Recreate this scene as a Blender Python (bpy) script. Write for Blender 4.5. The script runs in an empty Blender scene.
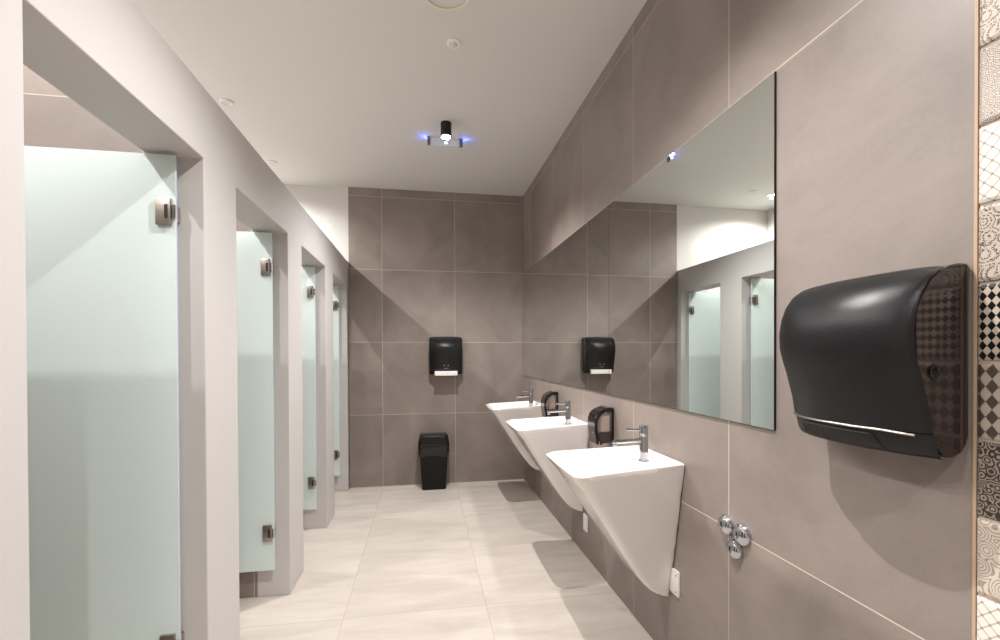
import bpy, bmesh, math, random
from mathutils import Vector, Matrix
PI = math.pi
S = bpy.context.scene
C = S.collection
random.seed(4)

# ------------------------------------------------------------------ measures (metres)
WR, WB, HC = 1.004, 4.532, 2.879          # right wall x, back wall y, ceiling z
PX, PT, PZ = -0.71, 0.165, 2.17           # partition face x, thickness, height
WL, WF = -1.82, -2.4                      # outer left wall x, wall behind the viewer y
T = 0.7                                   # large tile module

# ------------------------------------------------------------------ node helpers
def newmat(name):
    m = bpy.data.materials.new(name); m.use_nodes = True
    nt = m.node_tree; nt.nodes.clear()
    out = nt.nodes.new('ShaderNodeOutputMaterial')
    b = nt.nodes.new('ShaderNodeBsdfPrincipled')
    nt.links.new(b.outputs[0], out.inputs[0])
    return m, nt, b, out

def lin(c):
    return tuple((v/255/12.92 if v/255 <= .04045 else ((v/255+.055)/1.055)**2.4) for v in c) + (1,)

def plain(name, rgb, rough=.5, metal=0, bump=0, bscale=200, coat=0, noise=0, spec=.5, **kw):
    m, nt, b, out = newmat(name)
    b.inputs['Base Color'].default_value = lin(rgb)
    b.inputs['Roughness'].default_value = rough
    b.inputs['Metallic'].default_value = metal
    b.inputs['Specular IOR Level'].default_value = spec
    b.inputs['Coat Weight'].default_value = coat
    for k, v in kw.items(): b.inputs[k.replace('_', ' ')].default_value = v
    tc = nt.nodes.new('ShaderNodeTexCoord')
    if noise:
        n = nt.nodes.new('ShaderNodeTexNoise'); n.inputs['Scale'].default_value = 3; n.inputs['Detail'].default_value = 5
        nt.links.new(tc.outputs['Object'], n.inputs['Vector'])
        mr = nt.nodes.new('ShaderNodeMapRange'); mr.inputs[3].default_value = 1-noise; mr.inputs[4].default_value = 1+noise
        nt.links.new(n.outputs['Fac'], mr.inputs[0])
        mx = nt.nodes.new('ShaderNodeVectorMath'); mx.operation = 'SCALE'
        mx.inputs[0].default_value = lin(rgb)[:3]
        nt.links.new(mr.outputs[0], mx.inputs['Scale']); nt.links.new(mx.outputs[0], b.inputs['Base Color'])
    if bump:
        n = nt.nodes.new('ShaderNodeTexNoise'); n.inputs['Scale'].default_value = bscale; n.inputs['Detail'].default_value = 3
        nt.links.new(tc.outputs['Object'], n.inputs['Vector'])
        bp = nt.nodes.new('ShaderNodeBump'); bp.inputs['Strength'].default_value = bump; bp.inputs['Distance'].default_value = .002
        nt.links.new(n.outputs['Fac'], bp.inputs['Height']); nt.links.new(bp.outputs[0], b.inputs['Normal'])
    return m

class G:
    """small math-node builder"""
    def __init__(s, nt): s.nt = nt
    def m(s, op, a, b=None, c=None):
        n = s.nt.nodes.new('ShaderNodeMath'); n.operation = op
        for i, v in enumerate((a, b, c)):
            if v is None: continue
            if isinstance(v, (int, float)): n.inputs[i].default_value = v
            else: s.nt.links.new(v, n.inputs[i])
        return n.outputs[0]
    def mix(s, f, a, b):
        n = s.nt.nodes.new('ShaderNodeMix'); n.data_type = 'RGBA'
        if isinstance(f, (int, float)): n.inputs[0].default_value = f
        else: s.nt.links.new(f, n.inputs[0])
        for i, v in ((6, a), (7, b)):
            if isinstance(v, tuple): n.inputs[i].default_value = v
            else: s.nt.links.new(v, n.inputs[i])
        return n.outputs[2]

def tilemat(name, ua, u0, va, v0, rgb1, rgb2, grout, rough, gw=.0035, vary=.05, veins=False, seed=0, spec=.5, skip=False):
    m, nt, b, out = newmat(name); g = G(nt)
    geo = nt.nodes.new('ShaderNodeNewGeometry'); sep = nt.nodes.new('ShaderNodeSeparateXYZ')
    nt.links.new(geo.outputs['Position'], sep.inputs[0])
    ax = {'x': sep.outputs[0], 'y': sep.outputs[1], 'z': sep.outputs[2]}
    if skip:     # the tiles of the middle course are two modules tall
        inr = g.m('MULTIPLY', g.m('GREATER_THAN', ax['z'], .75), g.m('LESS_THAN', ax['z'], 2.09))
        ax['z'] = g.m('ADD', g.m('MULTIPLY', ax['z'], g.m('SUBTRACT', 1.0, inr)), inr)
    def cell(a, o):
        q = g.m('DIVIDE', g.m('SUBTRACT', ax[a], o), T)
        fl = g.m('FLOOR', q); fr = g.m('SUBTRACT', q, fl)
        d = g.m('MULTIPLY', g.m('MINIMUM', fr, g.m('SUBTRACT', 1.0, fr)), T)
        return fl, d
    fu, du = cell(ua, u0); fv, dv = cell(va, v0)
    d = g.m('MINIMUM', du, dv)
    mask = g.m('LESS_THAN', d, gw/2)
    cx = nt.nodes.new('ShaderNodeCombineXYZ')
    nt.links.new(fu, cx.inputs[0]); nt.links.new(fv, cx.inputs[1]); cx.inputs[2].default_value = seed
    wn = nt.nodes.new('ShaderNodeTexWhiteNoise'); wn.noise_dimensions = '3D'
    nt.links.new(cx.outputs[0], wn.inputs['Vector'])
    # per-tile offset of the clouding so that the print breaks at each joint
    off = nt.nodes.new('ShaderNodeVectorMath'); off.operation = 'SCALE'; off.inputs['Scale'].default_value = 7
    nt.links.new(wn.outputs['Color'], off.inputs[0])
    add = nt.nodes.new('ShaderNodeVectorMath'); add.operation = 'ADD'
    nt.links.new(geo.outputs['Position'], add.inputs[0]); nt.links.new(off.outputs[0], add.inputs[1])
    vec = add.outputs[0]
    if veins:
        mp = nt.nodes.new('ShaderNodeMapping'); mp.inputs['Scale'].default_value = (1.0, 4.2, 1); mp.inputs['Rotation'].default_value = (0, 0, .35)
        nt.links.new(vec, mp.inputs[0]); vec = mp.outputs[0]
    n1 = nt.nodes.new('ShaderNodeTexNoise'); n1.inputs['Scale'].default_value = 2.2; n1.inputs['Detail'].default_value = 7; n1.inputs['Roughness'].default_value = .6
    n1.inputs['Distortion'].default_value = .6
    nt.links.new(vec, n1.inputs['Vector'])
    n2 = nt.nodes.new('ShaderNodeTexNoise'); n2.inputs['Scale'].default_value = 120; n2.inputs['Detail'].default_value = 2
    nt.links.new(geo.outputs['Position'], n2.inputs['Vector'])
    f = nt.nodes.new('ShaderNodeMapRange'); f.inputs[1].default_value = .3; f.inputs[2].default_value = .7
    nt.links.new(n1.outputs['Fac'], f.inputs[0])
    f2 = g.m('ADD', f.outputs[0], g.m('MULTIPLY', g.m('SUBTRACT', n2.outputs['Fac'], .5), .35))
    col = g.mix(f2, lin(rgb1), lin(rgb2))
    sc = g.m('ADD', 1-vary, g.m('MULTIPLY', wn.outputs['Value'], 2*vary))
    vm = nt.nodes.new('ShaderNodeVectorMath'); vm.operation = 'SCALE'
    nt.links.new(col, vm.inputs[0]); nt.links.new(sc, vm.inputs['Scale'])
    fin = g.mix(mask, vm.outputs[0], lin(grout))
    nt.links.new(fin, b.inputs['Base Color'])
    nt.links.new(g.m('ADD', rough, g.m('MULTIPLY', mask, .35)), b.inputs['Roughness'])
    b.inputs['Specular IOR Level'].default_value = spec
    bp = nt.nodes.new('ShaderNodeBump'); bp.inputs['Strength'].default_value = .35; bp.inputs['Distance'].default_value = .002
    h = g.m('SUBTRACT', g.m('MULTIPLY', n2.outputs['Fac'], .12), mask)
    nt.links.new(h, bp.inputs['Height']); nt.links.new(bp.outputs[0], b.inputs['Normal'])
    return m

def emit(name, rgb, s):
    m, nt, b, out = newmat(name)
    b.inputs['Base Color'].default_value = (.8, .8, .8, 1)
    b.inputs['Emission Color'].default_value = lin(rgb); b.inputs['Emission Strength'].default_value = s
    return m

GREY1, GREY2, GROUT = (120, 109, 103), (144, 132, 125), (190, 177, 162)
M = {}
M['tile_back'] = tilemat('grey_tile_back', 'x', .309, 'z', 0, GREY1, GREY2, GROUT, .42, seed=1)
M['tile_right'] = tilemat('grey_tile_right', 'y', 2.774, 'z', 0, GREY1, GREY2, GROUT, .42, seed=2, skip=True)
M['tile_stall'] = tilemat('grey_tile_stall', 'x', -.89, 'z', 0, GREY1, GREY2, GROUT, .42, seed=3)
M['tile_left'] = tilemat('grey_tile_left', 'y', .7, 'z', 0, GREY1, GREY2, GROUT, .42, seed=4)
M['tile_floor'] = tilemat('beige_floor_tile', 'x', .309, 'y', 4.406, (182, 172, 163), (202, 193, 185), (178, 165, 150), .33, gw=.004, vary=.035, veins=True, seed=5)
M['ceiling'] = plain('ceiling_paint', (213, 211, 206), .85, bump=.1, bscale=60)
M['paint'] = plain('partition_paint', (198, 194, 192), .6, bump=.08, bscale=90, noise=.015)
M['white_paint'] = plain('white_wall_paint', (208, 205, 201), .7)
M['ceramic'] = plain('white_ceramic', (233, 227, 224), .12, coat=.4, spec=.5)
M['chrome'] = plain('polished_chrome', (188, 190, 195), .07, metal=1)
M['steel'] = plain('brushed_steel', (176, 168, 160), .3, metal=1)
M['black'] = plain('black_satin_plastic', (38, 38, 40), .34, bump=.25, bscale=420, spec=.6)
M['black_gloss'] = plain('black_gloss_plastic', (10, 10, 11), .12, coat=.3)
M['smoky'] = plain('smoky_gloss_plastic', (50, 42, 40), .1, coat=.25)
M['bin_black'] = plain('black_bin_plastic', (9, 8, 8), .5, spec=.3)
M['bag'] = plain('black_bag_film', (6, 6, 6), .13, bump=1.0, bscale=18)
M['lid_black'] = plain('black_lid_plastic', (6, 6, 7), .1, spec=.5)
M['dark_slot'] = plain('dark_slot', (8, 8, 8), .6)
M['dark_edge'] = plain('mirror_dark_edge', (16, 18, 18), .3)
M['paper'] = plain('white_paper_towel', (236, 230, 224), .8, bump=.3, bscale=90)
M['lamp_black'] = plain('black_lamp_metal', (22, 20, 19), .5)
M['white_plastic'] = plain('white_plastic', (232, 229, 224), .35)
M['cream'] = plain('cream_plastic', (232, 220, 200), .5)
M['beige_trim'] = plain('beige_tile_trim', (176, 150, 124), .5)
M['mark'] = plain('pale_grey_print', (150, 150, 150), .5)
M['grey_metal'] = plain('grey_bracket_metal', (120, 118, 114), .4, metal=.6)
M['led'] = emit('warm_led', (255, 246, 232), 60)
M['blue_led'] = emit('blue_led', (30, 60, 255), 8)
M['green_led'] = emit('green_led', (150, 255, 200), 2.0)
M['skirt'] = plain('pale_joint', (205, 192, 176), .6)
# mirror
m, nt, b, out = newmat('mirror_silver'); b.inputs['Base Color'].default_value = (.80, .83, .81, 1)
b.inputs['Metallic'].default_value = 1; b.inputs['Roughness'].default_value = 0.0; M['mirror'] = m
# frosted glass: part of the light is thrown back, part passes through, the face stays glossy
def frosted(name, rgb, edge=False):
    m, nt, b, out = newmat(name)
    b.inputs['Base Color'].default_value = lin(rgb); b.inputs['Roughness'].default_value = .16
    b.inputs['Specular IOR Level'].default_value = .45
    tr = nt.nodes.new('ShaderNodeBsdfTranslucent'); tr.inputs[0].default_value = lin(rgb)
    mx = nt.nodes.new('ShaderNodeMixShader'); mx.inputs[0].default_value = .35
    n = nt.nodes.new('ShaderNodeTexNoise'); n.inputs['Scale'].default_value = 500
    mr = nt.nodes.new('ShaderNodeMapRange'); mr.inputs[3].default_value = .12; mr.inputs[4].default_value = .22
    nt.links.new(n.outputs['Fac'], mr.inputs[0]); nt.links.new(mr.outputs[0], b.inputs['Roughness'])
    nt.links.new(b.outputs[0], mx.inputs[1]); nt.links.new(tr.outputs[0], mx.inputs[2]); nt.links.new(mx.outputs[0], out.inputs[0])
    return m
M['frost'] = frosted('frosted_mint_glass', (241, 252, 250))
M['frost_edge'] = plain('glass_polished_edge', (190, 194, 222), .1, Transmission_Weight=.3)
# see-through smoky plastic
def tinted(name, rgb, rough, tw, dens=0):
    m, nt, b, out = newmat(name)
    b.inputs['Base Color'].default_value = lin(rgb); b.inputs['Roughness'].default_value = rough
    b.inputs['Transmission Weight'].default_value = tw; b.inputs['IOR'].default_value = 1.3
    return m
M['window'] = tinted('smoky_clear_plastic', (236, 226, 218), .05, .9)
M['acrylic'] = plain('edge_lit_acrylic', (215, 216, 220), .1, Transmission_Weight=.5, Emission_Color=(.75, .8, 1, 1), Emission_Strength=.10)
M['tank'] = plain('smoky_tank', (70, 58, 54), .08, Transmission_Weight=.3)
M['soap'] = plain('soap_pouch', (226, 206, 192), .5)

# patterned tiles (driven by each tile's own UVs)
def pattern(name, kind, A, Bc):
    m, nt, b, out = newmat(name); g = G(nt)
    b.inputs['Roughness'].default_value = .28
    uv = nt.nodes.new('ShaderNodeUVMap'); sp = nt.nodes.new('ShaderNodeSeparateXYZ'); nt.links.new(uv.outputs[0], sp.inputs[0])
    u, v = sp.outputs[0], sp.outputs[1]
    def tri(x, n):                                       # distance to the nearest of n lines
        q = g.m('MULTIPLY', x, n); f = g.m('FRACT', q); return g.m('MINIMUM', f, g.m('SUBTRACT', 1.0, f))
    if kind in ('diamond', 'hatch'):
        n, k = (8, 1.35) if kind == 'diamond' else (5.2, 1.4)
        s = g.m('FLOOR', g.m('MULTIPLY', g.m('ADD', g.m('MULTIPLY', u, k), v), n)); t = g.m('FLOOR', g.m('MULTIPLY', g.m('SUBTRACT', g.m('MULTIPLY', u, k), v), n))
        f = g.m('ABSOLUTE', g.m('MODULO', g.m('ADD', s, t), 2.0))
        if kind == 'hatch':
            w = g.m('GREATER_THAN', tri(g.m('ADD', u, g.m('MULTIPLY', v, .6)), 46), .27)
            f = g.m('ADD', g.m('MULTIPLY', f, .78), g.m('MULTIPLY', w, .22))
    elif kind == 'lattice':
        f = g.m('LESS_THAN', g.m('MINIMUM', tri(g.m('ADD', u, v), 6), tri(g.m('SUBTRACT', u, v), 6)), .075)
        dots = g.m('LESS_THAN', g.m('ADD', tri(g.m('ADD', u, v), 6), tri(g.m('SUBTRACT', u, v), 6)), .17)
        f = g.m('MAXIMUM', g.m('MULTIPLY', f, .45), g.m('MULTIPLY', dots, .8))
    else:
        vo = nt.nodes.new('ShaderNodeTexVoronoi'); vo.inputs['Scale'].default_value = {'paisley': 5, 'scales': 13, 'floral': 10, 'swirl': 5}[kind]
        vo.inputs['Randomness'].default_value = {'paisley': .8, 'scales': .25, 'floral': .7, 'swirl': 1.0}[kind]
        nt.links.new(uv.outputs[0], vo.inputs['Vector'])
        r = g.m('SINE', g.m('MULTIPLY', vo.outputs['Distance'], {'paisley': 34, 'scales': 26, 'floral': 24, 'swirl': 40}[kind]))
        if kind == 'paisley':
            v2 = nt.nodes.new('ShaderNodeTexVoronoi'); v2.inputs['Scale'].default_value = 17; nt.links.new(uv.outputs[0], v2.inputs['Vector'])
            r = g.m('ADD', r, g.m('MULTIPLY', g.m('SINE', g.m('MULTIPLY', v2.outputs['Distance'], 20)), .8))
        f = g.m('GREATER_THAN', r, {'paisley': .45, 'scales': .1, 'floral': -.15, 'swirl': .45}[kind])
    nt.links.new(g.mix(f, lin(A), lin(Bc)), b.inputs['Base Color'])
    return m
PAT = [pattern('paisley_tile', 'paisley', (196, 183, 170), (112, 98, 88)),
       pattern('scale_tile', 'scales', (190, 178, 166), (120, 108, 98)),
       pattern('lattice_tile', 'lattice', (214, 205, 196), (110, 92, 80)),
       pattern('rosette_tile', 'paisley', (178, 165, 153), (78, 67, 61)),
       pattern('diamond_tile', 'diamond', (180, 166, 152), (16, 13, 12)),
       pattern('hatched_diamond_tile', 'hatch', (176, 161, 147), (42, 33, 28)),
       pattern('floral_tile', 'floral', (150, 135, 122), (48, 40, 36)),
       pattern('swirl_tile', 'swirl', (198, 185, 172), (148, 133, 121)),
       pattern('pale_lattice_tile', 'lattice', (220, 212, 204), (118, 100, 88))]

# ------------------------------------------------------------------ mesh helpers
def obj(name, bm, mats, parent=None, smooth=False, loc=None):
    me = bpy.data.meshes.new(name)
    bmesh.ops.recalc_face_normals(bm, faces=bm.faces)
    bm.to_mesh(me); bm.free()
    for mt in (mats if isinstance(mats, (list, tuple)) else [mats]): me.materials.append(mt)
    if smooth:
        me.polygons.foreach_set('use_smooth', [True]*len(me.polygons))
        me.set_sharp_from_angle(angle=math.radians(smooth if smooth is not True else 40))
    o = bpy.data.objects.new(name, me); C.objects.link(o)
    if parent: o.parent = parent
    if loc: o.location = loc
    return o

def thing(name, label, cat, loc=(0, 0, 0), rz=0, group=None):
    o = bpy.data.objects.new(name, None); C.objects.link(o); o.empty_display_size = .05
    o.location = loc; o.rotation_euler = (0, 0, rz); tag(o, label, cat, group); return o

def tag(o, label=None, cat=None, group=None, kind=None):
    if label: o['label'] = label
    if cat: o['category'] = cat
    if group: o['group'] = group
    if kind: o['kind'] = kind
    return o

def struct(name, bm, m, label=None, **k):
    return tag(obj(name, bm, m, **k), label, kind='structure')

def box(bm, x0, x1, y0, y1, z0, z1, bev=0, seg=2, mi=0):
    r = bmesh.ops.create_cube(bm, size=1)
    vs = r['verts']
    for v in vs:
        v.co = Vector((x0+(v.co.x+.5)*(x1-x0), y0+(v.co.y+.5)*(y1-y0), z0+(v.co.z+.5)*(z1-z0)))
    fs = set(f for v in vs for f in v.link_faces)
    for f in fs: f.material_index = mi
    if bev:
        es = list(set(e for v in vs for e in v.link_edges))
        bmesh.ops.bevel(bm, geom=es, offset=bev, segments=seg, affect='EDGES', profile=.6)
    return bm

def tube(bm, p0, p1, r0, r1=None, n=28, caps=True, bev=0):
    p0, p1 = Vector(p0), Vector(p1); r1 = r0 if r1 is None else r1
    d = (p1-p0).normalized(); q = d.to_track_quat('Z', 'Y')
    prof = [(0, r0), (1, r1)]
    L = (p1-p0).length
    if bev: prof = [(0, r0-bev), (bev*.3/L, r0-bev*.3), (bev/L, r0), (1-bev/L, r1), (1-bev*.3/L, r1-bev*.3), (1, r1-bev)]
    rings = []
    for t, r in prof:
        c = p0.lerp(p1, t)
        rings.append([bm.verts.new(c+q@Vector((r*math.cos(2*PI*i/n), r*math.sin(2*PI*i/n), 0))) for i in range(n)])
    for a, b_ in zip(rings, rings[1:]):
        for i in range(n): bm.faces.new((a[i], a[(i+1) % n], b_[(i+1) % n], b_[i]))
    if caps: bm.faces.new(rings[0][::-1]); bm.faces.new(rings[-1])
    return bm

def lathe(bm, prof, c, axis='z', n=40):
    """prof: (radius, along axis) list; closed with a centre vertex where the radius is 0"""
    q = {'z': Matrix.Identity(3), '-x': Matrix(((0, 0, -1), (0, 1, 0), (1, 0, 0)))}[axis]
    c = Vector(c); prev = None
    for r, h in prof:
        if r == 0: cur = [bm.verts.new(c+q@Vector((0, 0, h)))]
        else: cur = [bm.verts.new(c+q@Vector((r*math.cos(2*PI*i/n), r*math.sin(2*PI*i/n), h))) for i in range(n)]
        if prev:
            for i in range(n):
                j = (i+1) % n
                vs = [prev[i % len(prev)], prev[j % len(prev)], cur[j % len(cur)], cur[i % len(cur)]]
                u = []
                for v in vs:
                    if v not in u: u.append(v)
                if len(u) > 2: bm.faces.new(u)
        prev = cur
    return bm

def strip(bm, rings, close=True, cap0=False, cap1=False):
    R = [[bm.verts.new(p) for p in r] for r in rings]
    n = len(R[0])
    for a, b_ in zip(R, R[1:]):
        for i in range(n if close else n-1): bm.faces.new((a[i], a[(i+1) % n], b_[(i+1) % n], b_[i]))
    if cap0: bm.faces.new(R[0][::-1])
    if cap1: bm.faces.new(R[-1])
    return R

def prism_y(bm, poly, y0, y1, bev=0):
    a = [bm.verts.new((x, y0, z)) for x, z in poly]; b_ = [bm.verts.new((x, y1, z)) for x, z in poly]
    n = len(poly)
    fs = [bm.faces.new(a[::-1]), bm.faces.new(b_)]
    for i in range(n): bm.faces.new((a[i], a[(i+1) % n], b_[(i+1) % n], b_[i]))
    if bev:
        es = list(set(e for f in fs for e in f.edges))
        bmesh.ops.bevel(bm, geom=es, offset=bev, segments=3, affect='EDGES')
    return bm

def B(): return bmesh.new()
def copy_tree(o, parent=None):
    c = o.copy(); C.objects.link(c)
    if parent: c.parent = parent
    for ch in [k for k in bpy.data.objects if k.parent == o]: copy_tree(ch, c)
    return c

# ------------------------------------------------------------------ the room
struct('floor', box(B(), WL-.1, WR+.1, WF-.1, WB+.1, -.1, 0), M['tile_floor'], 'beige large format tiled floor of the washroom')
struct('ceiling', box(B(), WL-.1, WR+.1, WF-.1, WB+.1, HC, HC+.1), M['ceiling'], 'plain off white painted ceiling')
struct('wall_back', box(B(), -.7, WR, WB, WB+.1, 0, HC), M['tile_back'], 'brown grey tiled back wall behind the bin')
bm = B(); box(bm, WL, -.7, WB+.034, WB+.1, 0, HC); box(bm, -.883, -.70, WB+.002, WB+.05, PZ, HC)
struct('wall_back_painted', bm, M['white_paint'], 'white painted end wall above the cubicle partition')
struct('wall_right', box(B(), WR, WR+.1, .687, WB+.1, 0, HC), M['tile_right'], 'brown grey tiled wall carrying the basins and mirror')
struct('wall_left', box(B(), WL-.1, WL, WF, WB+.1, 0, PZ), M['tile_left'], 'tiled wall at the back of the cubicles')
struct('wall_left_upper', box(B(), WL-.1, WL, WF, WB+.1, PZ, HC), M['white_paint'], 'white painted upper wall over the cubicles')
struct('wall_front', box(B(), WL-.1, WR+.1, WF-.1, WF, 0, HC), M['paint'], 'painted wall behind the viewer')

# cubicle front partition with four door openings
OPEN = [(-.0, .693-.015), (.96, 1.647), (1.91, 2.588), (2.867, 3.535), (3.82, 4.468)]
HEAD = 1.933
bm = B()
ys = [WF]
for a, b_ in OPEN: ys += [a, b_]
ys += [WB]
zc = [0, HEAD, PZ]; nv = {}
def gv(i, j, k):
    if (i, j, k) not in nv: nv[(i, j, k)] = bm.verts.new((PX-PT*k, ys[i], zc[j]))
    return nv[(i, j, k)]
nc = len(ys)-1
solid = lambda i, j: 0 <= i < nc and 0 <= j < 2 and (j == 1 or i % 2 == 0)
for i in range(nc):
    for j in range(2):
        if not solid(i, j): continue
        for k in (0, 1): bm.faces.new([gv(i, j, k), gv(i+1, j, k), gv(i+1, j+1, k), gv(i, j+1, k)])
        if not solid(i-1, j): bm.faces.new([gv(i, j, 0), gv(i, j+1, 0), gv(i, j+1, 1), gv(i, j, 1)])
        if not solid(i+1, j): bm.faces.new([gv(i+1, j, 0), gv(i+1, j+1, 0), gv(i+1, j+1, 1), gv(i+1, j, 1)])
        if not solid(i, j-1): bm.faces.new([gv(i, j, 0), gv(i+1, j, 0), gv(i+1, j, 1), gv(i, j, 1)])
        if not solid(i, j+1): bm.faces.new([gv(i, j+1, 0), gv(i+1, j+1, 0), gv(i+1, j+1, 1), gv(i, j+1, 1)])
o = struct('wall_partition', bm, M['paint'], 'off white painted partition with cubicle door openings')
bv = o.modifiers.new('b', 'BEVEL'); bv.width = .003; bv.segments = 2; bv.limit_method = 'ANGLE'
for k, (a, b_) in enumerate(OPEN[:-1]):
    struct('wall_stall_%d' % (k+1), box(B(), WL, PX-PT, b_, b_+.12, 0, 2.215), M['tile_stall'], 'tiled divider between cubicles')

# frosted cubicle doors, standing open along the dividers
def make_door(i, y):
    g0, g1 = y-.041, y-.031
    bm = B(); box(bm, -1.43, -.775, g0, g1, .155, 1.922, bev=.0012, seg=1)
    for f in bm.faces:
        if abs(f.normal.y) < .5: f.material_index = 1
    d = obj('door_%d' % i, bm, [M['frost'], M['frost_edge']])
    tag(d, ('frosted mint glass cubicle door nearest the viewer', 'second frosted glass cubicle door from the viewer',
            'third frosted glass cubicle door from the viewer', 'farthest frosted glass cubicle door by the back wall')[i-1], kind='structure')
    for z in (1.74, .352):
        b2 = B()
        box(b2, -.830, -.786, g0-.010, g0, z-.043, z+.043, bev=.002)
        box(b2, -.830, -.786, g1, g1+.010, z-.043, z+.043, bev=.002)
        box(b2, -.7995, -.7945, g0-.0115, g0-.009, z-.021, z+.021)
        box(b2, -.806, -.789, y-.004, y, z-.043, z+.043, bev=.001)
        box(b2, -.7885, -.7805, y-.030, y-.002, z-.026, z+.026, bev=.002)
        h = obj('hinge', b2, M['steel'], d, smooth=30)
        h['label'] = 'steel glass door hinge'
        b3 = B(); box(b3, -.8035, -.7945, g0-.0118, g0-.0098, z-.022, z+.022)
        obj('hinge_slot', b3, M['dark_slot'], h)
        b3 = B(); tube(b3, (-.779, g0-.004, z-.022), (-.779, g0-.004, z+.022), .005, n=12)
        obj('hinge_pin', b3, M['chrome'], h, smooth=True)
for i, (a, b_) in enumerate(OPEN[1:]): make_door(i+1, b_)

# beige strip and patchwork tiles at the near end of the right wall
struct('trim_1', box(B(), WR-.002, WR+.1, .6815, .6872, 0, HC, bev=.0008), M['beige_trim'], 'thin beige vertical tile edging strip')
struct('wall_right_near', box(B(), WR+.002, WR+.1, WF, .680, 0, HC), M['skirt'], 'grout bed under the patchwork tiles')
bm = B(); uvl = bm.loops.layers.uv.new('UVMap')
zs = [1.922-.081+.142*k for k in range(-14, 9)]
order = {0: 0}
for col in range(0, 7):
    y1 = .6800-.145*col; y0 = y1-.141
    for k in range(-14, 8):
        z0 = 1.841+.1425*k; z1 = z0+.138
        if z1 > HC or z0 < 0.0: continue
        seq = {0: 0, -1: 1, -2: 2, -3: 3, -4: 4, -5: 5, -6: 6, -7: 7, -8: 8}
        mi = seq.get(k, (k*5+3) % 9) if col == 0 else random.randrange(9)
        e = .007; xs = (WR+.003, WR-.002, WR-.0045)
        ring = []
        for x, ins in ((xs[0], 0), (xs[1], .001), (xs[2], e)):
            ring.append([bm.verts.new((x, y0+ins, z0+ins)), bm.verts.new((x, y1-ins, z0+ins)), bm.verts.new((x, y1-ins, z1-ins)), bm.verts.new((x, y0+ins, z1-ins))])
        fs = [bm.faces.new(ring[2])]
        for p, q in zip(ring, ring[1:]):
            for i in range(4): fs.append(bm.faces.new((p[i], p[(i+1) % 4], q[(i+1) % 4], q[i])))
        for f in fs:
            f.material_index = mi; f.smooth = False
            for l in f.loops: l[uvl].uv = ((l.vert.co.y-y0)/.1425, (l.vert.co.z-z0)/.1425)
struct('wall_right_patchwork', bm, PAT, 'patchwork of black and white patterned tiles at the right edge')
# pale joint where wall tile meets the floor
struct('baseboard_back', box(B(), -.7, WR-.002, WB-.004, WB+.01, .0005, .007), M['skirt'], 'pale joint line at the foot of the back wall')
struct('baseboard_right', box(B(), WR-.004, WR+.01, .69, WB-.004, .0005, .006), M['skirt'], 'pale joint line at the foot of the right wall')

# ------------------------------------------------------------------ mirrors
def mirror(y0, y1, label):
    bm = B(); box(bm, WR-.0075, WR-.0005, y0, y1, 1.062, 2.094, bev=.0008, seg=1)
    for f in bm.faces: f.material_index = 0 if f.normal.x < -.9 else 1
    o = obj('wall_mirror', bm, [M['mirror'], M['dark_edge']])
    tag(o, label, 'mirror')
mirror(1.166, 2.350, 'nearer frameless mirror panel on the tiled wall, ending beside the large paper towel dispenser')
mirror(2.3525, WB-.004, 'farther frameless mirror panel on the right wall, reaching the back corner')

# ------------------------------------------------------------------ wash basins
def angring(poly, cx, cy, N):
    """resample a convex outline at equal angles about (cx, cy)"""
    out = []
    for i in range(N):
        t = 2*PI*(i+.5)/N; d = (math.cos(t), math.sin(t)); best = None
        for k in range(len(poly)):
            a, b_ = poly[k], poly[(k+1) % len(poly)]
            ex, ey = b_[0]-a[0], b_[1]-a[1]; wx, wy = a[0]-cx, a[1]-cy
            den = d[0]*ey-d[1]*ex
            if abs(den) < 1e-12: continue
            s = (wx*ey-wy*ex)/den; u = (wx*d[1]-wy*d[0])/den
            if s > 0 and -1e-9 <= u <= 1+1e-9 and (best is None or s < best): best = s
        out.append((cx+d[0]*best, cy+d[1]*best))
    return out

def roundpoly(pts, rad, seg=10):
    out = []; n = len(pts)
    for i in range(n):
        p = Vector(pts[i]); a = Vector(pts[i-1]); b_ = Vector(pts[(i+1) % n]); r = rad[i]
        if r <= 0: out.append(tuple(p)); continue
        u = (a-p); v = (b_-p); r = min(r, u.length*.49, v.length*.49); u.normalize(); v.normalize()
        p0, p1 = p+u*r, p+v*r
        for k in range(seg+1):
            t = k/seg; out.append(tuple((1-t)**2*p0+2*t*(1-t)*p+t*t*p1))
    return out

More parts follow.
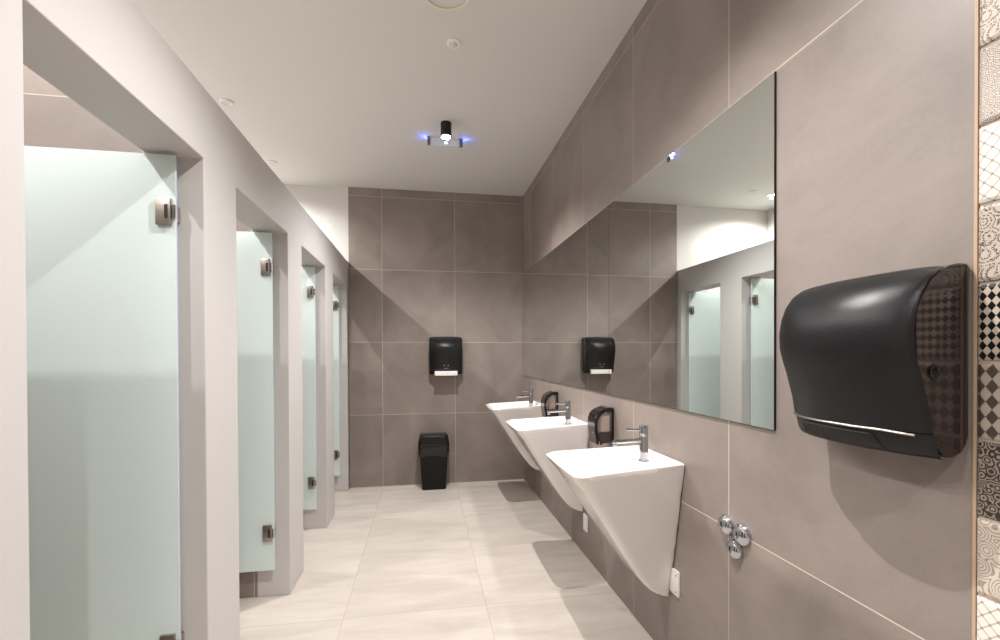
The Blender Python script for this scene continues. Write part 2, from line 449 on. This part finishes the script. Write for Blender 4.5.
XB = WR-.001                                         # back plane of the basin
PROF = [(.828, .541), (.806, .552), (.76, .590), (.70, .628), (.65, .661), (.58, .708), (.50, .762), (.43, .811), (.37, .856), (.335, .886), (.31, .912), (.293, .938), (.282, .963), (.278, .985)]
def basin_outline(z, xf, ins=0, xb=None, rf=None, ang=True, N=120, fd=.042):
    t = (z-.276)/(.828-.276)
    wb = .073+(.187-.073)*t - ins; wf = wb + fd*t
    xb = (XB-ins) if xb is None else xb
    xf = xf+ins
    r = min(.022+.034*t, (xb-xf)*.5) if rf is None else rf
    bow = .006*t
    pts = [(xb, -wb), (xb, wb), (xf+bow, wf), (xf, 0), (xf+bow, -wf)]
    p = roundpoly(pts, [.006 if not ins else .012, .006 if not ins else .012, r, .18, r])
    return p
def tilt(x, z): return z + (x-.552)/.45*.023*max(0, min(1, (z-.276)/.552))
def basin_mesh():
    N = 160; rings = []
    for z, xf in reversed(PROF):
        p = basin_outline(z, xf)
        c = ((xf+XB)/2, 0)
        rings.append([(x, y, tilt(x, z)) for x, y in angring(p, c[0], c[1], N)])
    c = ((.552+XB)/2, 0)
    def top(ins, dz, **k):
        p = basin_outline(.828, .552, ins=ins, **k)
        return [(x, y, tilt(x, .828)+dz) for x, y in angring(p, c[0], c[1], N)]
    rings.append(top(.0015, .0035)); rings.append(top(.004, .0048)); rings.append(top(.010, .0045)); rings.append(top(.013, .001))
    rings.append(top(.018, -.014)); rings.append(top(.022, -.018))
    # bowl: deck stays flat at the wall side, the hollow starts in front of the tap
    for ins, xb, dz in ((.026, .86, -.019), (.036, .848, -.030), (.050, .835, -.065), (.075, .80, -.105), (.10, .775, -.125), (.125, .75, -.130)):
        p = basin_outline(.828, .552, ins=ins, xb=xb, fd=.02)
        cc = ((.560+ins+xb)/2, 0)
        rr = []
        for x, y in angring(p, cc[0], cc[1], N): rr.append((x, y, tilt(x, .828)+dz))
        rings.append(rr)
    bm = B(); strip(bm, rings, cap0=True, cap1=True); return bm

def make_basin():
    t = thing('washbasin', '', 'washbasin')
    bo = obj('basin_body', basin_mesh(), M['ceramic'], t, smooth=32)
    bm = B(); lathe(bm, [(0, .004), (.012, .004), (.02, .002), (.021, 0)], (.69, 0, .706), n=24); obj('drain', bm, M['chrome'], t, smooth=True)
    bm = B(); lathe(bm, [(0, .001), (.004, .001), (.0055, .0)], (.845, -.055, .826), n=16); obj('overflow_hole', bm, M['dark_slot'], t)
    x, z = .925, .826
    f = obj('faucet', lathe(B(), [(0, 0), (.024, 0), (.024, .003), (.0185, .005), (.0185, .104), (.0178, .106), (.0178, .108), (.0185, .110), (.0185, .150), (.017, .153), (0, .1535)], (x, 0, z), n=36), M['chrome'], t, smooth=True)
    bm = B(); tube(bm, (x-.012, 0, z+.090), (x-.140, 0, z+.085), .0092, .0092, bev=.002, n=24)
    tube(bm, (x-.130, 0, z+.084), (x-.130, 0, z+.066), .0082, .0082, bev=.001, n=24)
    obj('spout', bm, M['chrome'], f, smooth=True)
    bm = B(); tube(bm, (x-.01, 0, z+.134), (x-.080, 0, z+.136), .0052, .0052, bev=.001, n=16)
    obj('lever', bm, M['chrome'], f, smooth=True)
    return t
b1 = make_basin()
def bracket(parent, y, z):
    bm = B(); box(bm, WR-.011, WR-.001, y, y+.058, z, z+.100, bev=.001)
    br = obj('wall_bracket', bm, M['white_plastic'], parent, smooth=30); br['label'] = 'white wall bracket plate'
    for dz in (.016, .082): obj('screw', tube(B(), (WR-.0105, y+.012, z+dz), (WR-.0125, y+.012, z+dz), .004, n=12), M['steel'], br)
for i, y in enumerate((1.815, 2.85, 3.88)):
    t = b1 if i == 0 else copy_tree(b1)
    t.location = (0, y, 0)
    t['label'] = ('white wedge shaped wall hung washbasin nearest the viewer', 'middle one of the three white wedge shaped wall hung washbasins',
                  'white wedge shaped wall hung washbasin farthest away, closest to the back wall')[i]
    t['group'] = 'washbasins along the tiled wall'
bracket(b1, -.148, .312)
basins = [o for o in bpy.data.objects if o.name.startswith('washbasin')]
for o in basins:
    if abs(o.location.y-2.85) < .01: bracket(o, -.150, .172)

# ------------------------------------------------------------------ soap dispensers (between the basins)
def make_soap():
    t = thing('soap_dispenser', '', 'soap dispenser')
    # side profile in (depth from wall, z) seen from the end
    outer = [(0, .785), (0, .985), (.03, .998), (.075, .992), (.103, .972), (.112, .93), (.110, .86), (.100, .79), (.084, .775)]
    w = .052
    # front shell: a thick arch following the profile
    shell = roundpoly([(0, .972), (0, .994), (.03, .998), (.104, .970), (.113, .90), (.100, .80), (.086, .80), (.096, .89), (.090, .952), (.040, .976)], [0, .008, .02, .03, .03, .006, .004, .02, .02, .02], 5)
    bm = B(); prism_y(bm, [(WR-d, z) for d, z in shell], -w, w, bev=.005); obj('front_shell', bm, M['black_gloss'], t, smooth=35)
    bm = B(); prism_y(bm, [(WR-.001, .80), (WR-.001, .985), (WR-.013, .985), (WR-.013, .80)], -w+.001, w-.001, bev=.003); obj('back_plate', bm, M['black_gloss'], t, smooth=35)
    bm = B(); prism_y(bm, [(WR-d, z) for d, z in [(.012, .864), (.012, .974), (.040, .972), (.086, .950), (.092, .90), (.090, .864)]], -w+.005, w-.005, bev=.003); obj('side_window', bm, M['window'], t, smooth=35)
    bm = B(); prism_y(bm, [(WR-d, z) for d, z in [(.020, .866), (.020, .955), (.05, .966), (.068, .955), (.070, .866)]], -w+.016, w-.016, bev=.006); obj('soap_pouch', bm, M['soap'], t, smooth=35)
    bm = B(); prism_y(bm, [(WR-d, z) for d, z in [(.012, .812), (.012, .863), (.089, .863), (.083, .815), (.06, .803)]], -w+.006, w-.006, bev=.004); obj('lower_tank', bm, M['tank'], t, smooth=35)
    bm = B(); tube(bm, (WR-.055, 0, .808), (WR-.055, 0, .788), .009, .006, n=16); obj('nozzle', bm, M['black_gloss'], t, smooth=True)
    bm = B(); lathe(bm, [(0, .003), (.004, .003), (.005, 0)], (WR-.110, -.03, .862), axis='-x', n=14); obj('lock', bm, M['chrome'], t, smooth=True)
    return t
s1 = make_soap(); s2 = copy_tree(s1)
for t, y, l in ((s1, 2.352, 'black soap dispenser with smoky window on the wall between the nearest and middle washbasins'),
                (s2, 3.375, 'black soap dispenser with smoky window on the wall between the middle and farthest washbasins')):
    t.location = (0, y, 0); t['label'] = l; t['group'] = 'soap dispensers between the basins'

# ------------------------------------------------------------------ paper towel dispensers
# local frame: +x lateral, -y out of the wall, wall at y = 0, z in room height
SIDE = [(.004, 1.4565), (.028, 1.455), (.052, 1.450), (.073, 1.444), (.095, 1.426), (.112, 1.400), (.124, 1.366), (.130, 1.33), (.128, 1.295), (.121, 1.268), (.112, 1.243), (.103, 1.212), (.094, 1.181), (.086, 1.1365)]
LOW = [(.086, 1.1345), (.080, 1.110), (.076, 1.098), (.068, 1.090), (.05, 1.0865)]
def towel_dispenser(loc, rz, label, paper):
    t = thing('paper_towel_dispenser', label, 'paper towel dispenser', loc, rz, 'black paper towel dispensers')
    w = .1565
    def bul(z): 
        s = max(0, min(1, (1.457-z)/.10)); return .004+.050*math.sin(s*PI/2)*(1 if z > 1.2 else 1-.25*(1.2-z)/.12)
    def cover(prof, out, thick=True):
        us = [-1, -.985, -.96, -.92, -.85, -.7, -.5, -.25, 0, .25, .5, .7, .85, .92, .96, .985, 1]
        rows = []
        for d, z in prof:
            row = []
            for u in us:
                e = math.sqrt(max(0, 1-min(1, max(0, (abs(u)-.9)/.1))**2))      # rounded side edges
                dd = d*(.96+.04*e)+bul(z)*(1-abs(u)**2.4)+out
                # the upper corners are pulled down a little
                zz = z-.010*abs(u)**4*max(0, (z-1.38)/.08)
                row.append((u*w, -dd, zz))
            rows.append(row)
        bm = B()
        R = strip(bm, rows, close=False)
        # return edge to the inside so that the cover has thickness
        bmesh.ops.solidify(bm, geom=bm.faces[:], thickness=.004)
        return bm
    obj('front_cover', cover(SIDE, .002), M['black'], t, smooth=50)
    lo = cover(LOW, -.001); obj('bottom_cover', lo, M['black'], t, smooth=50)
    # smoky side body
    bm = B()
    pr = [(.030, 1.0905), (.012, 1.098), (.003, 1.112), (.001, 1.13), (.001, 1.452)]+[(d-.007, z-.003) for d, z in SIDE[1:]]+[(d-.008, z+.003) for d, z in LOW[1:]]
    n = len(pr); ww = w-.003
    prism = [( -ww, ww )]
    a = [bm.verts.new((-ww, -d, z)) for d, z in pr]; c = [bm.verts.new((ww, -d, z)) for d, z in pr]
    f1 = bm.faces.new(a); f2 = bm.faces.new(c[::-1])
    for i in range(n): bm.faces.new((a[i], c[i], c[(i+1) % n], a[(i+1) % n]))
    bmesh.ops.bevel(bm, geom=list(set(f1.edges[:]+f2.edges[:])), offset=.004, segments=3, affect='EDGES')
    body = obj('body', bm, M['smoky'], t, smooth=35)
    # seam line and flap outline of the lower front
    bm = B()
    pts = []
    for i in range(25):
        u = -.98+1.86*i/24
        d = .087+bul(1.135)*(1-abs(u)**2.4)+.001
        dip = .004*max(0, (u-.6)/.27)
        pts.append((u*w, -d, 1.1355-dip))
    for p, q in zip(pts, pts[1:]): tube(bm, p, q, .0026, n=8)
    s = obj('seam_line', bm, M['black'] if paper else M['steel'], t, smooth=True)  # steel version imitates the highlight along the seam, black one is plain
    if not paper: s['label'] = 'steel line standing in for the highlight along the cover seam'
    if not paper:
        bm = B()
        def lp(u, z):
            k = (1.1335-z)/.045
            d = .086-.014*k + bul(z)*(1-abs(u)**2.4)+.0035
            return (u*w, -d, z)
        path = [lp(-.62, 1.098)]+[lp(-.60, 1.122)]+[lp(-.60+1.06*i/14, 1.124) for i in range(15)]+[lp(.49, 1.115), lp(.56, 1.094)]
        for p, q in zip(path, path[1:]): tube(bm, p, q, .0012, n=6)
        obj('flap_outline', bm, M['dark_slot'], t)
    # lock on each side face
    for sx in (-1, 1):
        bm = B(); lathe(bm, [(0, .003), (.009, .003), (.010, .0045), (.0125, .0045), (.0135, 0)], (0, 0, 0), n=24)
        bmesh.ops.rotate(bm, verts=bm.verts[:], matrix=Matrix.Rotation(sx*PI/2, 3, 'Y'))
        bmesh.ops.translate(bm, verts=bm.verts[:], vec=(sx*(ww-.0005), -.080, 1.250))
        l = obj('lock', bm, M['black_gloss'], t, smooth=True)
        bm = B(); box(bm, sx*(ww+.002)-.001, sx*(ww+.002)+.001, -.0865, -.0735, 1.2485, 1.2515); obj('key_slot', bm, M['dark_slot'], l)
    if paper:
        bm = B(); box(bm, -.108, .108, -.142, -.10, 1.078, 1.121, bev=.002); p = obj('paper_towel', bm, M['paper'], t, smooth=30); p['label'] = 'white paper towel end'
        bm = B(); box(bm, -.022, .022, -.1495, -.1465, 1.146, 1.150)
        obj('emblem', bm, M['mark'], t)
        for sx in (-.020, .020):
            bm = B(); box(bm, sx-.005, sx+.005, -.1535, -.1495, 1.170, 1.180, bev=.002); obj('indicator_mark', bm, M['mark'], t)
    return t
towel_dispenser((WR-.0005, .848, 0), -PI/2, 'large black paper towel dispenser on the right wall beside the patchwork tiles', False)
towel_dispenser((.213, WB-.0005, 0), 0, 'black paper towel dispenser with white towel showing, on the back wall above the bin', True)

# ------------------------------------------------------------------ pipe caps below the mirror
for (y, z, r, l) in ((1.378, .710, .034, 'leftmost of the three chrome valve caps clustered on the right wall'),
                     (1.302, .706, .036, 'rightmost of the three chrome valve caps clustered on the right wall'),
                     (1.334, .646, .032, 'lowest of the three chrome valve caps clustered on the right wall')):
    bm = B(); lathe(bm, [(r, 0), (r, .004), (r*.97, .009), (r*.86, .015), (r*.62, .021), (r*.34, .0245), (0, .0255)], (0, 0, 0), axis='-x', n=48)
    o = obj('valve_cap', bm, M['chrome'], smooth=50, loc=(WR-.0005, y, z))
    tag(o, l, 'valve cap', 'chrome valve caps on the wall')
    bm = B(); box(bm, -.0262, -.0235, -.0035, .0035, -.002, .012, bev=.001); obj('key_slot', bm, M['dark_slot'], o)
    bm = B(); tube(bm, (-.022, 0, -.006), (-.030, 0, -.006), .006, .005, n=20, bev=.001); obj('screw', bm, M['chrome'], o, smooth=True)

# ------------------------------------------------------------------ bin
t = thing('waste_bin', 'black plastic waste bin with swing lid on the floor by the back wall', 'bin', (.092, 4.428, 0))
def rr(w, d, z, r, N=10, wob=0):
    p = roundpoly([(-w, -d), (-w*.6, -d), (-w*.25, -d), (0, -d), (w*.3, -d), (w*.65, -d), (w, -d), (w, d), (-w, d)], [r, 0, 0, 0, 0, 0, r, r, r], 6)
    return [(x*(1+wob*math.sin(k*2.3+z*80)), y*(1+2.2*wob*math.sin(k*1.3+z*140)), z+wob*.9*math.sin(k*.9+z*60)) for k, (x, y) in enumerate(p)]
bm = B(); strip(bm, [rr(.108, .078, 0, .02), rr(.112, .080, .006, .02), rr(.120, .084, .15, .02), rr(.131, .090, .36, .02), rr(.136, .092, .415, .02), rr(.132, .088, .415, .02)], cap0=True, cap1=True)
obj('body', bm, M['bin_black'], t, smooth=40)
bm = B(); strip(bm, [rr(.1335, .0905, .318, .02, wob=.012), rr(.141, .095, .326, .022, wob=.014), rr(.139, .094, .345, .022, wob=.01), rr(.145, .0965, .365, .024, wob=.012), rr(.142, .095, .392, .022, wob=.008), rr(.146, .097, .420, .022, wob=.006), rr(.1385, .094, .432, .02)])
obj('bag_liner', bm, M['bag'], t, smooth=60)
bm = B(); strip(bm, [rr(.146, .098, .425, .03), rr(.146, .098, .445, .03), rr(.142, .095, .458, .03), rr(.138, .09, .49, .03), rr(.134, .080, .510, .03), rr(.124, .060, .521, .03), rr(.10, .03, .523, .02)], cap0=True, cap1=True)
lid = obj('lid', bm, M['lid_black'], t, smooth=50)
bm = B(); strip(bm, [[(-.112, -.0985, .452), (.112, -.0985, .452), (.112, -.0955, .468), (-.112, -.0955, .468)], [(-.108, -.090, .505), (.108, -.090, .505), (.108, -.075, .505), (-.108, -.075, .505)]], cap0=True, cap1=True)
obj('swing_flap', bm, M['lid_black'], lid)

# ------------------------------------------------------------------ ceiling things
def spot(y, label):
    t = thing('ceiling_spotlight', label, 'ceiling light', (.161, y, HC), 0, 'black cylinder spotlights')
    bm = B(); tube(bm, (0, 0, 0), (0, 0, -.095), .037, bev=.002, n=36, caps=True); obj('housing', bm, M['lamp_black'], t, smooth=True)
    bm = B(); lathe(bm, [(.030, -.0945), (.029, -.101), (.022, -.1035), (0, -.104)], (0, 0, 0), n=32); obj('lens', bm, M['led'], t, smooth=True)
    return t
spot(3.177, 'small black cylinder ceiling spotlight, lit, in front of the blue emergency sign')
spot(1.2, 'black cylinder ceiling spotlight above the viewer')
spot(-.8, 'black cylinder ceiling spotlight behind the viewer')
# emergency sign
t = thing('emergency_sign', 'clear hanging emergency sign with two grey brackets and blue lights', 'emergency sign', (.165, 3.40, HC))
bm = B(); box(bm, -.112, .112, -.003, .003, -.062, -.004, bev=.001); obj('panel', bm, M['acrylic'], t)
for sx in (-1, 1):
    bm = B(); box(bm, sx*.118-.012, sx*.118+.012, -.012, .012, -.058, -.0005, bev=.003); br = obj('bracket', bm, M['grey_metal'], t, smooth=30)
    bm = B(); lathe(bm, [(.0, .0), (.016, 0), (.013, -.004), (0, -.005)], (sx*.128, .022, -.001), n=16); obj('blue_light', bm, M['blue_led'], br)
bm = B(); box(bm, -.006, .018, -.006, -.004, -.045, -.028, bev=.0005); obj('green_pictogram', bm, M['green_led'], t)
# round grille, sensor, recessed lights
t = thing('ceiling_speaker', 'large round cream ceiling fitting at the top edge of the view', 'ceiling speaker', (.108, 2.02, HC))
bm = B(); lathe(bm, [(.112, 0), (.112, -.004), (.108, -.009), (.101, -.009), (.099, -.004)], (0, 0, 0), n=56); obj('rim', bm, M['cream'], t, smooth=50)
bm = B(); lathe(bm, [(.0995, -.002), (.06, -.0045), (0, -.006)], (0, 0, 0), n=48); obj('grille', bm, M['ceiling'], t, smooth=True)
t = thing('ceiling_sensor', 'small round white ceiling sensor behind the large round fitting', 'ceiling sensor', (.162, 2.356, HC))
bm = B(); lathe(bm, [(.037, 0), (.036, -.006), (.028, -.010), (.02, -.008)], (0, 0, 0), n=40); obj('ring', bm, M['white_plastic'], t, smooth=True)
bm = B(); lathe(bm, [(.0205, -.006), (.014, -.016), (0, -.02)], (0, 0, 0), n=32); obj('dome', bm, M['ceiling'], t, smooth=True)
for x, y, l in ((-1.215, 3.13, 'small recessed ceiling ring over the cubicles, nearer the viewer'), (-1.228, 4.046, 'small recessed ceiling ring over the cubicles, farther from the viewer')):
    t = thing('recessed_light', l, 'ceiling light', (x, y, HC), 0, 'recessed ceiling rings over the cubicles')
    bm = B(); lathe(bm, [(.040, 0), (.039, -.006), (.032, -.009), (.026, -.004)], (0, 0, 0), n=40); obj('ring', bm, M['white_plastic'], t, smooth=True)
    bm = B(); lathe(bm, [(.027, -.003), (0, -.005)], (0, 0, 0), n=32); obj('diffuser', bm, M['ceiling'], t, smooth=True)
SY = [4.10, 3.145, 2.19, 1.235, .28]
for i, y in enumerate(SY):
    t = thing('cubicle_downlight', 'lit round ceiling downlight over the cubicles, %s' % ('seen in the mirror' if i == 0 else 'hidden behind the partition'), 'ceiling light', (-1.48, y, HC), 0, 'lit downlights over the cubicles')
    bm = B(); lathe(bm, [(.045, 0), (.044, -.006), (.036, -.009), (.031, -.004)], (0, 0, 0), n=32); obj('ring', bm, M['white_plastic'], t, smooth=True)
    bm = B(); lathe(bm, [(.032, -.003), (0, -.006)], (0, 0, 0), n=32); obj('lens', bm, M['led'], t, smooth=True)

# ------------------------------------------------------------------ lights (all at the lamps modelled above)
WARM = (1, .983, .962)
def spotlamp(x, y, z, e, size, blend=.25, r=.022, col=WARM):
    l = bpy.data.lights.new('lamp', 'SPOT'); l.energy = e; l.spot_size = math.radians(size); l.spot_blend = blend
    l.shadow_soft_size = r; l.color = col
    o = bpy.data.objects.new('lamp_light', l); C.objects.link(o); o.location = (x, y, z)
for y in (3.177, 1.2, -.8): spotlamp(.161, y, HC-.125, 215, 130, .9, r=.010)
for y in SY: spotlamp(-1.48, y, HC-.03, 68, 162, .5, r=.010)
for sx in (-1, 1):
    l = bpy.data.lights.new('blue', 'POINT'); l.energy = .2; l.color = (.05, .12, 1); l.shadow_soft_size = .008
    o = bpy.data.objects.new('blue_light_glow', l); C.objects.link(o); o.location = (.165+sx*.150, 3.40, HC-.022)

w = bpy.data.worlds.new('w'); S.world = w; w.use_nodes = True
w.node_tree.nodes['Background'].inputs[0].default_value = (.8, .8, .8, 1); w.node_tree.nodes['Background'].inputs[1].default_value = .0

# ------------------------------------------------------------------ camera
F, YAW, PITCH, ROLL, CY, CH = 456.10, .1661, .0083, -.0037, 357.34, 1.2869
fw = Vector((math.sin(YAW)*math.cos(PITCH), math.cos(YAW)*math.cos(PITCH), -math.sin(PITCH)))
rt = Vector((math.cos(YAW), -math.sin(YAW), 0)); up = rt.cross(fw)
c, s = math.cos(ROLL), math.sin(ROLL); rt, up = c*rt+s*up, -s*rt+c*up
cam = bpy.data.cameras.new('camera'); co = bpy.data.objects.new('camera', cam); C.objects.link(co)
co.matrix_world = Matrix(((rt.x, up.x, -fw.x, 0), (rt.y, up.y, -fw.y, 0), (rt.z, up.z, -fw.z, CH), (0, 0, 0, 1)))
cam.sensor_width = 36; cam.sensor_fit = 'HORIZONTAL'; cam.lens = F*36/1000; cam.shift_y = (CY-320)/1000; cam.clip_start = .02
S.camera = co
S.view_settings.view_transform = 'Standard'; S.view_settings.look = 'None'; S.view_settings.gamma = 1; S.view_settings.use_curve_mapping = False
S.view_settings.exposure = -0.13
S.cycles.max_bounces = 14; S.cycles.diffuse_bounces = 4; S.cycles.glossy_bounces = 6; S.cycles.transmission_bounces = 8
S.cycles.sample_clamp_indirect = 6
